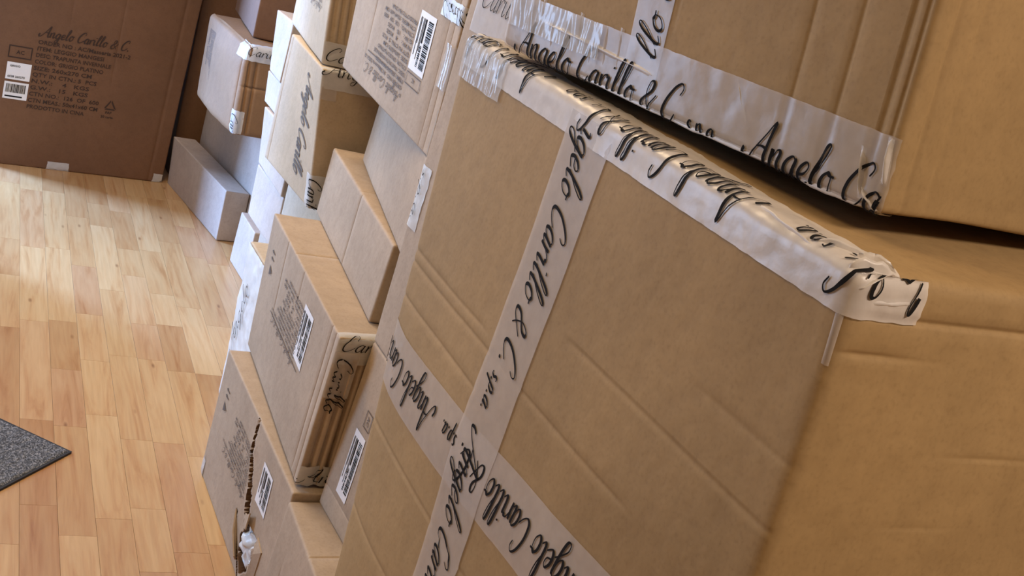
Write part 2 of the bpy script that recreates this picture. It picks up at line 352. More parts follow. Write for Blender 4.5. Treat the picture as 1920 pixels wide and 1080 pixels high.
# ------------------------------------------------------------------ cartons
CORNERS = {
    'A': [[0.749, 1.872, -0.0], [0.75, 1.873, 0.332], [0.752, 2.499, 0.0], [0.754, 2.497, 0.332], [1.249, 1.87, -0.0], [1.25, 1.87, 0.332], [1.252, 2.497, 0.0], [1.254, 2.495, 0.332]],
    'C': [[0.758, 1.893, 0.338], [0.763, 1.872, 0.666], [0.803, 2.521, 0.338], [0.803, 2.549, 0.666], [1.207, 1.885, 0.338], [1.212, 1.885, 0.666], [1.252, 2.493, 0.338], [1.252, 2.52, 0.666]],
    'D': [[0.844, 1.951, 0.668], [0.85, 1.944, 0.833], [0.914, 2.587, 0.668], [0.92, 2.589, 0.833], [1.242, 1.908, 0.668], [1.248, 1.902, 0.833], [1.312, 2.544, 0.668], [1.318, 2.547, 0.833]],
    'F': [[0.839, 1.874, 0.836], [0.839, 1.874, 1.026], [0.964, 2.504, 0.836], [0.972, 2.5, 1.026], [1.231, 1.876, 0.836], [1.231, 1.876, 1.026], [1.356, 2.424, 0.836], [1.364, 2.421, 1.026]],
    'E': [[0.839, 1.876, 1.028], [0.838, 1.878, 1.5], [0.887, 2.571, 1.028], [0.876, 2.573, 1.5], [1.238, 1.88, 1.028], [1.237, 1.88, 1.5], [1.285, 2.545, 1.028], [1.276, 2.547, 1.5]],
    'G': [[0.903, 2.619, 0.664], [0.863, 2.629, 1.004], [0.889, 3.022, 0.663], [0.89, 3.021, 1.004], [1.301, 2.615, 0.663], [1.265, 2.625, 1.004], [1.289, 3.018, 0.663], [1.29, 3.017, 1.004]],
    'H': [[0.87, 2.67, 1.006], [0.842, 2.681, 1.355], [0.926, 3.17, 1.006], [0.921, 3.171, 1.355], [1.267, 2.626, 1.006], [1.242, 2.636, 1.355], [1.323, 3.125, 1.006], [1.319, 3.126, 1.355]],
    'J': [[0.969, 3.022, 0.399], [0.968, 3.022, 0.556], [0.968, 3.323, 0.399], [0.966, 3.324, 0.556], [1.369, 3.024, 0.399], [1.368, 3.024, 0.556], [1.368, 3.325, 0.399], [1.366, 3.325, 0.556]],
    'K': [[0.959, 3.022, 0.558], [0.959, 3.022, 0.728], [0.967, 3.332, 0.558], [0.951, 3.336, 0.728], [1.359, 3.022, 0.558], [1.359, 3.022, 0.728], [1.366, 3.333, 0.558], [1.352, 3.336, 0.728]],
    'N': [[0.954, 3.035, 0.73], [0.954, 3.035, 0.823], [0.962, 3.39, 0.73], [0.955, 3.394, 0.823], [1.354, 3.035, 0.73], [1.354, 3.035, 0.823], [1.361, 3.393, 0.73], [1.355, 3.397, 0.823]],
    'S': [[1.113, 4.15, 0.002], [1.111, 4.146, 0.201], [1.034, 4.781, -0.002], [1.023, 4.788, 0.2], [1.204, 4.16, 0.001], [1.203, 4.156, 0.198], [1.126, 4.792, -0.001], [1.116, 4.799, 0.199]],
    'V': [[1.221, 3.985, 0.0], [1.226, 3.985, 0.486], [1.14, 4.828, 0.0], [1.145, 4.834, 0.486], [1.614, 3.985, 0.0], [1.618, 3.985, 0.486], [1.528, 4.866, 0.0], [1.533, 4.871, 0.486]],
    'W': [[1.015, 3.861, 0.489], [0.996, 3.848, 0.799], [0.976, 4.329, 0.489], [0.971, 4.347, 0.799], [1.45, 3.886, 0.489], [1.45, 3.877, 0.799], [1.45, 4.359, 0.489], [1.45, 4.375, 0.799]],
    'X': [[1.047, 3.997, 0.802], [1.045, 4.001, 1.25], [1.092, 4.498, 0.802], [1.089, 4.498, 1.25], [1.346, 3.972, 0.802], [1.344, 3.976, 1.25], [1.391, 4.473, 0.802], [1.388, 4.473, 1.25]],
    'Y': [[0.3, 4.707, -0.001], [0.3, 4.7, 1.35], [0.3, 5.26, 0.002], [0.3, 5.26, 1.35], [1.007, 4.767, 0.001], [1.042, 4.761, 1.35], [0.986, 5.26, -0.002], [0.936, 5.26, 1.35]],
    'Q': [[1.133, 3.754, 0.0], [1.132, 3.754, 0.189], [1.127, 3.965, -0.0], [1.131, 3.965, 0.189], [1.533, 3.758, 0.0], [1.532, 3.758, 0.189], [1.527, 3.969, -0.0], [1.531, 3.968, 0.189]],
    'R': [[0.877, 2.56, 0.002], [0.876, 2.56, 0.457], [0.882, 2.916, 0.002], [0.874, 2.919, 0.457], [1.277, 2.56, 0.002], [1.276, 2.56, 0.457], [1.282, 2.917, 0.002], [1.274, 2.919, 0.457]],
    'P': [[0.726, 1.585, 0.0], [0.728, 1.585, 0.317], [0.722, 1.869, 0.0], [0.744, 1.869, 0.317], [1.126, 1.585, 0.0], [1.129, 1.585, 0.317], [1.123, 1.869, 0.0], [1.143, 1.869, 0.317]],
    'M': [[0.723, 0.606, 0.0], [0.74, 0.719, 1.286], [0.72, 1.524, 0.0], [0.742, 1.633, 1.288], [1.6, 0.605, -0.0], [1.6, 0.721, 1.292], [1.6, 1.523, 0.0], [1.6, 1.632, 1.287]],
    'U': [[0.84, 0.821, 1.315], [0.806, 0.854, 1.837], [0.736, 1.499, 1.302], [0.71, 1.537, 1.837], [1.6, 0.927, 1.306], [1.6, 0.968, 1.837], [1.6, 1.623, 1.31], [1.6, 1.665, 1.837]],
    'L1': [[0.812, 1.64, 0.318], [0.827, 1.64, 0.667], [0.804, 1.868, 0.318], [0.828, 1.868, 0.667], [1.213, 1.64, 0.318], [1.226, 1.64, 0.667], [1.206, 1.868, 0.318], [1.227, 1.868, 0.667]],
    'ST1': [[0.826, 1.67, 0.668], [0.842, 1.67, 1.78], [0.828, 1.869, 0.668], [0.844, 1.864, 1.78], [1.226, 1.67, 0.668], [1.242, 1.67, 1.78], [1.228, 1.867, 0.668], [1.244, 1.862, 1.78]],
    'T': [[0.965, 2.64, 0.459], [0.965, 2.64, 0.661], [0.965, 3.0, 0.459], [0.965, 3.0, 0.661], [1.3, 2.64, 0.459], [1.3, 2.64, 0.661], [1.3, 3.0, 0.459], [1.3, 3.0, 0.661]],
    'B': [[1.02, 3.03, 0.0], [1.02, 3.03, 0.398], [1.02, 3.33, 0.0], [1.02, 3.33, 0.398], [1.4, 3.03, 0.0], [1.4, 3.03, 0.398], [1.4, 3.33, 0.0], [1.4, 3.33, 0.398]],
    'N2': [[0.95, 3.238, 0.824], [0.95, 3.232, 1.0], [0.958, 3.393, 0.824], [0.945, 3.402, 1.0], [1.35, 3.238, 0.824], [1.35, 3.232, 1.0], [1.357, 3.393, 0.824], [1.345, 3.402, 1.0]],
    'Z': [[1.055, 4.9, 0.0], [1.055, 4.9, 1.45], [1.055, 5.4, 0.0], [1.055, 5.4, 1.45], [1.62, 4.9, 0.0], [1.62, 4.9, 1.45], [1.62, 5.4, 0.0], [1.62, 5.4, 1.45]],
}
GROUP = 'cardboard cartons stacked along the wall'
def smooth01(t): t = max(0.0, min(1.0, t)); return t * t * (3 - 2 * t)

class Carton:
    def __init__(self, key, label, mat, r=0.006, wave=0.0015, creases=(), extra=None, n=(10, 14, 10), seed=0, torn=False):
        self.X = [Vector(c) for c in CORNERS[key]]
        X = self.X; d = lambda a, b: (X[a] - X[b]).length
        self.L = (sum(d(a, a + 4) for a in range(4)) / 4, (d(0, 2) + d(1, 3) + d(4, 6) + d(5, 7)) / 4, (d(0, 1) + d(2, 3) + d(4, 5) + d(6, 7)) / 4)
        self.r, self.wave, self.creases, self.extra, self.seed = r, wave, creases, extra, seed * 7.31
        base = (X[0] + X[2] + X[4] + X[6]) / 4
        self.base = base
        self.root = empty('cardboard_carton', base)
        tag(self.root, label, 'box', GROUP)
        lx, ly, lz = self.L
        def axis(length, k, marks):
            a = {0.0, length}
            for t in (0.25, 0.6, 1.0, 1.8): a.add(round(r * t, 5)); a.add(round(length - r * t, 5))
            for i in range(1, k): a.add(round(2 * r + (length - 4 * r) * i / k, 5))
            for c, wd in marks:
                for t in (-1, -.5, -.2, 0, .2, .5, 1):
                    if 0 < c + t * wd < length: a.add(round(c + t * wd, 5))
            return sorted(a)
        mk = {0: [], 1: [], 2: []}
        for (face, dirn, pos, dep, wd, lo, hi) in creases:
            ax = {'Lu': 1, 'Lv': 2, 'Fu': 0, 'Fv': 2, 'Tu': 0, 'Tv': 1}[face + dirn]
            mk[ax].append((ly - pos if face + dirn == 'Lu' else pos, wd))
        A = [axis(self.L[i], n[i], mk[i]) for i in range(3)]
        idx, V, F = {}, [], []
        def vid(p):
            if p not in idx: idx[p] = len(V); V.append(self.surf(p, 0.0) - base)
            return idx[p]
        for ax in range(3):
            o1, o2 = [(1, 2), (2, 0), (0, 1)][ax]
            for side in (0, 1):
                c = 0.0 if side == 0 else self.L[ax]
                for i in range(len(A[o1]) - 1):
                    for j in range(len(A[o2]) - 1):
                        q = []
                        for (a, b) in ((i, j), (i + 1, j), (i + 1, j + 1), (i, j + 1)):
                            p = [0, 0, 0]; p[ax] = c; p[o1] = A[o1][a]; p[o2] = A[o2][b]; q.append(vid(tuple(p)))
                        F.append(tuple(q) if side else tuple(reversed(q)))
        self.body = mesh_obj('carton_body', V, F, mat, self.root, True)
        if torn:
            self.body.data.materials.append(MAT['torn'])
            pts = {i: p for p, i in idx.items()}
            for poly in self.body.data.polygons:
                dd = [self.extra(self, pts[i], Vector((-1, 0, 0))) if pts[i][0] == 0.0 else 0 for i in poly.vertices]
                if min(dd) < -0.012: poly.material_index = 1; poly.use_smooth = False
    def tri(self, q):
        t = [q[i] / self.L[i] for i in range(3)]
        a, b, c = t; X = self.X
        r = Vector((0, 0, 0))
        for i in range(8):
            r += X[i] * ((a if i & 4 else 1 - a) * (b if i & 2 else 1 - b) * (c if i & 1 else 1 - c))
        return r
    def disp(self, p, n):
        lx, ly, lz = self.L
        d = 0.0
        if self.wave:
            d += self.wave * noise.noise(Vector((p[0] * 6 + self.seed, p[1] * 6, p[2] * 6)))
        for (face, dirn, pos, dep, wd, lo, hi) in self.creases:
            if face == 'L': wgt = -n.x; u, v = ly - p[1], p[2]
            elif face == 'F': wgt = -n.y; u, v = p[0], p[2]
            else: wgt = n.z; u, v = p[0], p[1]
            if wgt <= 0: continue
            a, b = (u, v) if dirn == 'u' else (v, u)
            e = abs(a - pos) / wd
            if e >= 1 or b < lo - .02 or b > hi + .02: continue
            fade = smooth01((b - lo + .02) / .04) * smooth01((hi + .02 - b) / .04)
            d -= dep * wgt * fade * (1 - smooth01(e))
        if self.extra: d += self.extra(self, p, n)
        return d
    def surf(self, p, off):
        r, L = self.r, self.L
        c = Vector([min(max(p[i], r), L[i] - r) for i in range(3)])
        d = Vector(p) - c
        n = d.normalized() if d.length > 1e-9 else Vector((-1, 0, 0))
        return self.tri(c + n * (r + off + self.disp(p, n)))
    # sharp-box point for a face or folded edge; s along, t across
    def pt(self, face, s, t):
        lx, ly, lz = self.L
        if face == 'L': p = (0, ly - s, t)
        elif face == 'F': p = (s, 0, t)
        elif face == 'T': p = (s, t, lz)
        elif face == 'LT': p = (max(t, s - ly, 0), max(ly - s, 0), lz + min(t, 0))
        elif face == 'LB': p = (max(t, s - ly, 0), max(ly - s, 0), max(-t, 0))
        elif face == 'FT': p = (s, max(t, 0), lz + min(t, 0))
        elif face == 'FB': p = (s, max(t, 0), max(-t, 0))
        elif face == 'LF': p = (max(t, 0), max(-t, 0), s)
        return tuple(min(max(p[i], 0.0), self.L[i]) for i in range(3))
    def patch(self, name, face, s0, s1, t0, t1, mat, off=0.0008, shear=0.0, wr=0.0, wrs=40.0, ns=None, nt_=None, parent=None, rag=0.0, curve=None, wrt=0.6):
        """A strip lying on the carton; t may drift by shear*s, wr lifts wrinkles, rag roughens the ends."""
        ns = ns or max(2, int((s1 - s0) / 0.012)); nt_ = nt_ or max(2, int((t1 - t0) / 0.008))
        V, F = [], []
        for i in range(ns + 1):
            for j in range(nt_ + 1):
                s = s0 + (s1 - s0) * i / ns; t = t0 + (t1 - t0) * j / nt_
                if rag and i in (0, ns): s += rag * noise.noise(Vector((t * 90 + self.seed, i * 3.1, 0)))
                if rag and j in (0, nt_): t += rag * .5 * noise.noise(Vector((s * 70 + self.seed, j * 3.1, 5)))
                if curve: t += curve(s)
                t += shear * s
                h = off
                if wr: h += wr * abs(noise.noise(Vector((s * wrs + self.seed, t * wrs * wrt, 1.7)))) + wr * .6 * abs(noise.noise(Vector((s * wrs * 2.3, t * wrs * wrt * 3.3 + self.seed, 4.2))))
                V.append(self.surf(self.pt(face, s, t), h) - self.base)
        for i in range(ns):
            for j in range(nt_):
                a = i * (nt_ + 1) + j; F.append((a, a + nt_ + 1, a + nt_ + 2, a + 1))
        o = mesh_obj(name, V, F, mat, parent or self.root, True)
        return o
    def flat(self, name, face, geo, org, along, up, mat, off=0.0016, parent=None, shear=0.0, wr=0.0, wrs=40.0, curve=None, smin=None, smax=None, tmax=None):
        """Put 2D artwork (verts, faces) on a face: org (s,t), unit directions along/up in (s,t)."""
        V = []
        keep = []
        for (a, b) in geo[0]:
            s = org[0] + a * along[0] + b * up[0]; t = org[1] + a * along[1] + b * up[1]
            keep.append((smin is None or s >= smin) and (smax is None or s <= smax) and (tmax is None or t <= tmax))
            if curve: t += curve(s)
            t += shear * s
            h = off
            if wr: h += wr * abs(noise.noise(Vector((s * wrs + self.seed, t * wrs * .6, 1.7)))) + wr * .6 * abs(noise.noise(Vector((s * wrs * 2.3, t * wrs * 2.0 + self.seed, 4.2))))
            V.append(self.surf(self.pt(face, s, t), h) - self.base)
        F = [f for f in geo[1] if all(keep[i] for i in f)]
        return mesh_obj(name, V, F, mat, parent or self.root)

FULL = 'Angelo Carillo & C. s.p.a.'
def lettering(c, tape, face, org, along, up, length, cap, text=FULL, mat='ink', pen=0.15, **kw):
    _, _, ln = script_text(text, 1, 1)
    V, F, _ = script_text(text, length / ln, cap / 2.0, pen)
    # pen widths follow the cap height so that narrow lines keep their strokes
    return c.flat('lettering', face, (V, F), org, along, up, mat, parent=tape, **kw)
def rect(x0, y0, x1, y1): return [(x0, y0), (x1, y0), (x1, y1), (x0, y1)], [(0, 1, 2, 3)]
def cat2(parts):
    V, F = [], []
    for v, f in parts:
        k = len(V); V += v; F += [tuple(i + k for i in q) for q in f]
    return V, F
def move2(g, dx, dy): return [(p[0] + dx, p[1] + dy) for p in g[0]], g[1]
def bars(x0, x1, y0, y1, seed, vertical=True):
    r = random.Random(seed); out = []; x = x0
    while x < x1 - 0.0012:
        wd = r.choice((0.0009, 0.0014, 0.002, 0.003)); wd = min(wd, x1 - x)
        out.append(rect(x, y0, x + wd, y1)); x += wd + r.choice((0.0008, 0.0012, 0.0018))
    return cat2(out)
def label_sticker(c, face, quad, along, up, seed, name='shipping_label'):
    """quad: (org_s, org_t, width, height) of an upright label, with reading directions."""
    s, t, W, Hh = quad
    V, F = [], []
    n = 6
    for i in range(n + 1):
        for j in range(n + 1):
            a, b = W * i / n, Hh * j / n
            V.append((a, b))
    F = [(i * (n + 1) + j, (i + 1) * (n + 1) + j, (i + 1) * (n + 1) + j + 1, i * (n + 1) + j + 1) for i in range(n) for j in range(n)]
    lab = c.flat(name, face, (V, F), (s, t), along, up, 'paper', off=0.0012)
    g = [bars(W * .10, W * .9, Hh * .10, Hh * .40, seed)]
    for k, (x1, y) in enumerate(((.75, .88), (.55, .82), (.8, .70), (.65, .64))):
        g.append(rect(W * .1, Hh * y, W * x1, Hh * (y + .028)))
    g.append(rect(W * .1, Hh * .52, W * .5, Hh * .60))
    g.append(bars(W * .55, W * .9, Hh * .50, Hh * .61, seed + 1))
    c.flat('barcode', face, cat2(g), (s, t), along, up, 'ink', off=0.0018, parent=lab)
    return lab
def frame2(x0, y0, x1, y1, t):
    return cat2([rect(x0, y0, x1, y0 + t), rect(x0, y1 - t, x1, y1), rect(x0, y0 + t, x0 + t, y1 - t), rect(x1 - t, y0 + t, x1, y1 - t)])
LINES = ['ORDER NO : AC/Masseria 2021-2', 'ITEM: LEGGIO MANGESI', 'DESC: TRAPUNTA INVERNALE', 'COLOR: GRIGIO PLATINO', 'SIZE: 260x270 CM',
         'QTY IN CTN.: 5  PCS', 'N.W.:    4   KGS', 'G.W.:   15   KGS', 'CTN NO.:  126  OF  600', 'CTN MEAS.: 50x41x60 CM', 'PRODOTTO IN CINA']
def marks(W, Hh, header=True):
    """The printed shipping mark, upright, origin at its lower left corner."""
    parts = []
    rows = len(LINES) + (1.9 if header else 0)
    rh = Hh / rows
    for k, tx in enumerate(LINES):
        g = block_text(tx, rh * 0.86, 1.0)
        ww = max(p[0] for p in g[0]); want = W * min(1.0, 0.30 + 0.026 * len(tx)) * (1.05 if k == 0 else 0.92)
        g = ([(p[0] * want / ww, p[1]) for p in g[0]], g[1])
        parts.append(move2(g, 0, (len(LINES) - 1 - k) * rh + rh * .15))
    if header:
        _, _, ln = script_text('Angelo Carillo & C.', 1, 1)
        V, F, _ = script_text('Angelo Carillo & C.', W * 1.0 / ln, rh * .78, 0.24)
        parts.append(move2((V, F), rh * .2, len(LINES) * rh + rh * .35))
    return cat2(parts)
def handling_icons(w):
    """Glass, umbrella-like stroke and arrow marks, one over the other."""
    gl = cat2([([(0, w), (w * .9, w), (w * .62, w * .35), (w * .28, w * .35)], [(0, 1, 2, 3)]), rect(w * .40, 0, w * .5, w * .4), rect(w * .2, 0, w * .7, w * .08)])
    ar = cat2([rect(w * 1.5, 0, w * 1.62, w * .8), ([(w * 1.35, w * .7), (w * 1.77, w * .7), (w * 1.56, w * 1.1)], [(0, 1, 2)])])
    ar2 = move2(ar, w * .6, 0)
    return cat2([gl, ar, ar2])
UPR = ((1, 0), (0, 1)); INV = ((-1, 0), (0, -1)); CW = ((0, -1), (1, 0)); CCW = ((0, 1), (-1, 0))

# ---- large carton in the foreground
MS = 0.945
def mv(v): return 1.2932 - (1.281 - v) * MS
SEAM = lambda u: mv(0.728) + 0.055 * u
def main_bulge(c, p, n):
    if n.x > -0.3: return 0.0
    u, v = c.L[1] - p[1], p[2]
    a = (1 - math.exp(-max(u, 0) / 0.10)) * smooth01((c.L[1] - u) / 0.35)
    b = smooth01((c.L[2] - v) / 0.55)
    d = 0.013 * a * b * (-n.x)
    e = (v - SEAM(u)) / 0.05          # flap edges meeting under the seam tape stand slightly proud
    d += 0.003 * math.exp(-e * e) * a
    d += 0.0014 * noise.noise(Vector((u * 2.5, v * 14.0, 3.0))) * b
    return d
M = Carton('M', 'largest carton in the foreground, taped cross-wise, filling the lower right', 'kraft', r=0.015, wave=0.003,
    creases=[('L', 'v', mv(0.905), 0.0016, 0.006, 0.0, 0.70), ('L', 'v', mv(0.925), 0.0016, 0.006, 0.0, 0.30), ('L', 'v', mv(0.845), 0.0018, 0.006, 0.0, 0.33), ('L', 'v', mv(1.01), 0.0015, 0.006, 0.52, 0.91),
             ('L', 'v', mv(1.08), 0.0012, 0.007, 0.76, 0.91), ('L', 'v', mv(0.62), 0.0016, 0.007, 0.0, 0.85), ('L', 'v', mv(0.46), 0.0014, 0.006, 0.0, 0.47),
             ('F', 'v', mv(1.238), 0.003, 0.006, 0.02, 0.6), ('F', 'v', mv(1.200), 0.003, 0.006, 0.015, 0.09), ('F', 'v', mv(1.10), 0.0012, 0.005, 0.2, 0.3), ('F', 'v', mv(1.02), 0.001, 0.005, 0.16, 0.2)],
    extra=main_bulge, n=(26, 64, 84), seed=1)
def vert_tape(c, u_top, u_bot, v0, v1, wd, off=0.0011):
    V, F = [], []
    ns, nt_ = int((v1 - v0) / 0.010), 14
    for i in range(ns + 1):
        v = v0 + (v1 - v0) * i / ns
        uc = u_bot + (u_top - u_bot) * (v - v0) / (v1 - v0)
        for j in range(nt_ + 1):
            u = uc + wd * (j / nt_ - .5)
            h = off + 0.0006 * abs(noise.noise(Vector((u * 60, v * 25, 2.0))))
            V.append(c.surf(c.pt('L', u, v), h) - c.base)
    for i in range(ns):
        for j in range(nt_):
            a = i * (nt_ + 1) + j; F.append((a, a + nt_ + 1, a + nt_ + 2, a + 1))
    return mesh_obj('tape', V, F, 'tape', c.root, True)
vt0, vt1 = 0.10, mv(1.268)
ut1 = 0.449 * MS; ut0 = ut1 - 0.0976 * (vt1 - vt0)
t = vert_tape(M, ut1, ut0, vt0, vt1, 0.110, off=0.0022)
sl = 0.0976; nrm = math.hypot(sl, 1)
dn = (-sl / nrm, -1 / nrm); rt = (1 / nrm, -sl / nrm)
for v0 in (mv(1.305), mv(1.305) - 0.478, mv(1.305) - 0.956):
    uc = ut1 - sl * (vt1 - v0)
    lettering(M, t, 'L', (uc - 0.020, v0), dn, rt, 0.445, 0.052, off=0.0036, tmax=mv(1.255))
# seam tape, printed upside down
cv = lambda s: 0.055 * s + 0.020 * math.exp(-max(s, 0) / 0.06)
t = M.patch('tape', 'L', 0.002, 0.905, mv(0.678), mv(0.786), 'tape', off=0.0010, curve=cv, wr=0.0010, wrs=30)
for s0 in (1.155, 0.70, 0.235):
    lettering(M, t, 'L', (s0, mv(0.752)), (-1, 0), (0, -1), 0.425, 0.052, off=0.0028, curve=cv, smin=0.004, smax=0.90)
# tape folded over the top edge and round the near corner
t = M.patch('tape', 'LT', 0.004, 1.003, -0.043, 0.052, 'tape_edge', off=0.0014, wr=0.0022, wrs=34, rag=0.002, nt_=22, ns=130)
for s0 in (1.235, 0.745, 0.255):
    lettering(M, t, 'LT', (s0, 0.020), (-1, 0), (0, -1), 0.425, 0.050, off=0.0030, wr=0.0022, wrs=34, smin=0.01, smax=0.995)
def crumple(c, face, s, t, ls, lt, hgt, seed, parent, mat='tape_edge'):
    """A pinched fold of tape: a thin curved fin standing off the strip."""
    V, F = [], []
    n = 9
    for i in range(n + 1):
        a = i / n
        ss = s + (a - .5) * ls + 0.10 * ls * noise.noise(Vector((a * 3, seed, 0)))
        tt = t + (a - .5) * lt + 0.10 * max(abs(lt), .01) * noise.noise(Vector((a * 3, seed, 5)))
        h = hgt * math.sin(a * math.pi) ** .7 * (0.75 + 0.4 * noise.noise(Vector((a * 5, seed, 8))))
        for k, (o_, hh) in enumerate(((-.004, .001), (-.0012, h * .7 + .0012), (0, h + .0015), (.0014, h * .6 + .0012), (.005, .001))):
            V.append(c.surf(c.pt(face, ss + o_ * (abs(lt) / (abs(lt) + abs(ls))), tt + o_ * (abs(ls) / (abs(lt) + abs(ls)))), hh) - c.base)
    for i in range(n):
        for k in range(4): F.append((i * 5 + k, i * 5 + 5 + k, i * 5 + 6 + k, i * 5 + k + 1))
    return mesh_obj('tape_fold', V, F, mat, parent, True)
for q in ((0.80, 0.004, 0.10, -0.012, 0.006, 4), (0.87, 0.022, 0.05, 0.03, 0.010, 9), (0.895, 0.035, 0.03, 0.03, 0.012, 13), (0.905, 0.02, 0.01, 0.045, 0.012, 15), (0.945, -0.002, 0.05, 0.03, 0.008, 22), (0.965, -0.025, 0.05, 0.004, 0.004, 23), (0.03, 0.01, 0.05, 0.02, 0.006, 25), (0.07, 0.02, 0.05, -0.02, 0.005, 27)):
    crumple(M, 'LT', *q, t)
M.patch('tape', 'LT', 0.0, 0.165, -0.062, -0.004, 'tape_gloss', off=0.003, wr=0.0045, wrs=34, wrt=0.2, rag=0.003, ns=60, nt_=24)
# loose curl of tape hanging from the near corner
V, F = [], []
for i in range(13):
    a = i / 12
    for k, (du, hh) in enumerate(((0.0, 0.001), (0.010, 0.004 + 0.004 * math.sin(a * 3.1)), (0.020, 0.001))):
        V.append(M.surf(M.pt('LF', mv(1.236) - 0.048 * a, -0.012 + du * .55 + 0.002 * a), hh * .6) - M.base)
for i in range(12):
    for k in range(2): F.append((i * 3 + k, i * 3 + 3 + k, i * 3 + 4 + k, i * 3 + k + 1))
mesh_obj('tape', V, F, 'tape', M.root, True)

# ---- carton on top of it
def sag(c, p, n):
    if n.z < -0.5:
        lx, ly, lz = c.L
        a = math.sin(math.pi * min(1, max(0, (p[0] - .08) / (lx - .16)))) * math.sin(math.pi * min(1, max(0, (p[1] - .08) / (ly - .16))))
        return 0.006 * smooth01(a * 2.2)
    return 0.0
U = Carton('U', 'large carton stacked on top of the big foreground carton, upper right', 'kraft', r=0.008, wave=0.003,
    creases=[('L', 'u', 0.545, 0.0018, 0.005, 0.0, 0.53), ('L', 'u', 0.607, 0.002, 0.005, 0.0, 0.53), ('L', 'u', 0.666, 0.003, 0.006, 0.0, 0.53), ('L', 'u', 0.681, 0.002, 0.004, 0.0, 0.53),
             ('L', 'u', 0.34, 0.0010, 0.006, 0.1, 0.53), ('F', 'u', 0.035, 0.003, 0.008, 0.0, 0.53), ('F', 'u', 0.075, 0.002, 0.01, 0.0, 0.53)], extra=sag, n=(20, 40, 30), seed=2)
t = vert_tape(U, 0.301, 0.301, 0.0, 0.525, 0.064, off=0.0012)
lettering(U, t, 'L', (0.324, 0.055), (0, 1), (-1, 0), 0.24, 0.040, text='llo & C. s.p.a.', off=0.0030)
t = U.patch('tape', 'LB', 0.004, 0.695, -0.074, 0.022, 'tape', off=0.0016, wr=0.0016, wrs=30, rag=0.002, nt_=20, ns=110)
for s0 in (0.042, 0.505):
    lettering(U, t, 'LB', (s0, 0.005), (1, 0), (0, -1), 0.415, 0.047, off=0.0030, wr=0.0016, wrs=30, smax=0.69)
for q in ((0.20, -0.045, 0.26, 0.012, 0.006, 31), (0.62, 0.002, 0.10, 0.0, 0.006, 32), (0.66, -0.03, 0.012, 0.05, 0.007, 33), (0.685, -0.05, 0.006, 0.045, 0.008, 34), (0.675, -0.01, 0.03, 0.02, 0.007, 35), (0.48, -0.05, 0.03, 0.04, 0.002, 36),
          (0.28, 0.0, 0.2, 0.003, 0.005, 37), (0.45, 0.0, 0.2, -0.003, 0.005, 38)):
    crumple(U, 'LB', *q, t)
U.patch('tape', 'LB', 0.01, 0.22, -0.074, -0.03, 'tape_gloss', off=0.003, wr=0.006, wrs=40, wrt=0.12, rag=0.003, ns=70, nt_=24)
for k in range(9): crumple(U, 'LB', 0.03 + 0.028 * k, -0.045 - 0.004 * (k % 3), 0.006, 0.05, 0.0035, 50 + k, t, mat='tape')

# ---- narrow column between the foreground carton and the stacks
S1 = Carton('ST1', 'tall carton squeezed behind the foreground carton, only a narrow side strip showing', 'kraft_pale', r=0.005, seed=3, n=(8, 8, 30))
t = S1.patch('tape', 'L', 0.002, 0.045, 0.235, 0.35, 'tape_white', wr=0.002, rag=0.004)
lettering(S1, t, 'L', (0.012, 0.345), (0, -1), (1, 0), 0.10, 0.03, text='s.p.a.', off=0.004)
t = S1.patch('tape', 'L', 0.03, 0.19, 0.60, 0.70, 'tape', wr=0.0006)
lettering(S1, t, 'L', (0.05, 0.645), (1, 0), (0, 1), 0.16, 0.05, text='Carillo', off=0.003, pen=0.09, smax=0.187)
L1 = Carton('L1', 'carton with a white barcode label, half hidden behind the foreground carton', 'kraft_pale', r=0.005, seed=4,
    creases=[('L', 'v', 0.045, 0.002, 0.004, 0, 0.2)])
label_sticker(L1, 'L', (0.104, 0.196, 0.136, 0.050), (0, -1), (-1, 0), 5)
L1.flat('printed_text', 'L', cat2([frame2(0, 0, 0.034, 0.03, 0.002), move2(block_text('AC', 0.014), 0.008, 0.010)]), (0.075, 0.245), (0, -1), (1, 0), 'print_grey')
P = Carton('P', 'low carton at the very bottom of the frame, bright top, beside the torn carton', 'kraft_pale', r=0.005, seed=5,
    creases=[('T', 'v', 0.10, 0.002, 0.004, 0, 0.4), ('L', 'u', 0.07, 0.002, 0.004, 0, 0.2)])

# ---- torn carton on the floor
def tear(c, p, n):
    if n.x > -0.5: return 0.0
    u, v = c.L[1] - p[1], p[2]
    uc = 0.335 + 0.085 * smooth01((0.33 - v) / 0.22) + 0.006 * noise.noise(Vector((v * 60, 0.3, 0)))
    wd = 0.006 + 0.014 * smooth01((0.335 - v) / 0.2) + 0.004 * noise.noise(Vector((v * 90, 4.3, 0)))
    if v < 0.135:                       # the hole where the wrap bursts out
        uc = 0.455; wd = 0.052 * smooth01((v - 0.02) / 0.05) * (0.8 + 0.3 * noise.noise(Vector((v * 50, 7, 0))))
    e = abs(u - uc)
    d = 0.0
    if e < wd: d -= 0.075 * smooth01((wd - e) / 0.003)
    # second rip low on the far side
    uc2 = 0.335 + 0.12 * smooth01((0.10 - v) / 0.12)
    if v < 0.105 and abs(u - uc2) < 0.006: d -= 0.03
    if d == 0: d = 0.006 * math.exp(-(e - wd) / 0.02) * smooth01((0.32 - v) / 0.05)
    return d
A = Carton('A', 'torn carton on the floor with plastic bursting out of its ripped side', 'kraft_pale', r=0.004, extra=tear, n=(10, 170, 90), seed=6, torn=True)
A.flat('printed_text', 'L', marks(0.22, 0.125), (0.355, 0.262), (-1, 0), (0, -1), 'print_grey')
A.flat('printed_text', 'L', handling_icons(0.026), (0.090, 0.205), (0, 1), (-1, 0), 'print_grey')
label_sticker(A, 'L', (0.507, 0.287, 0.092, 0.074), (0, -1), (-1, 0), 8)
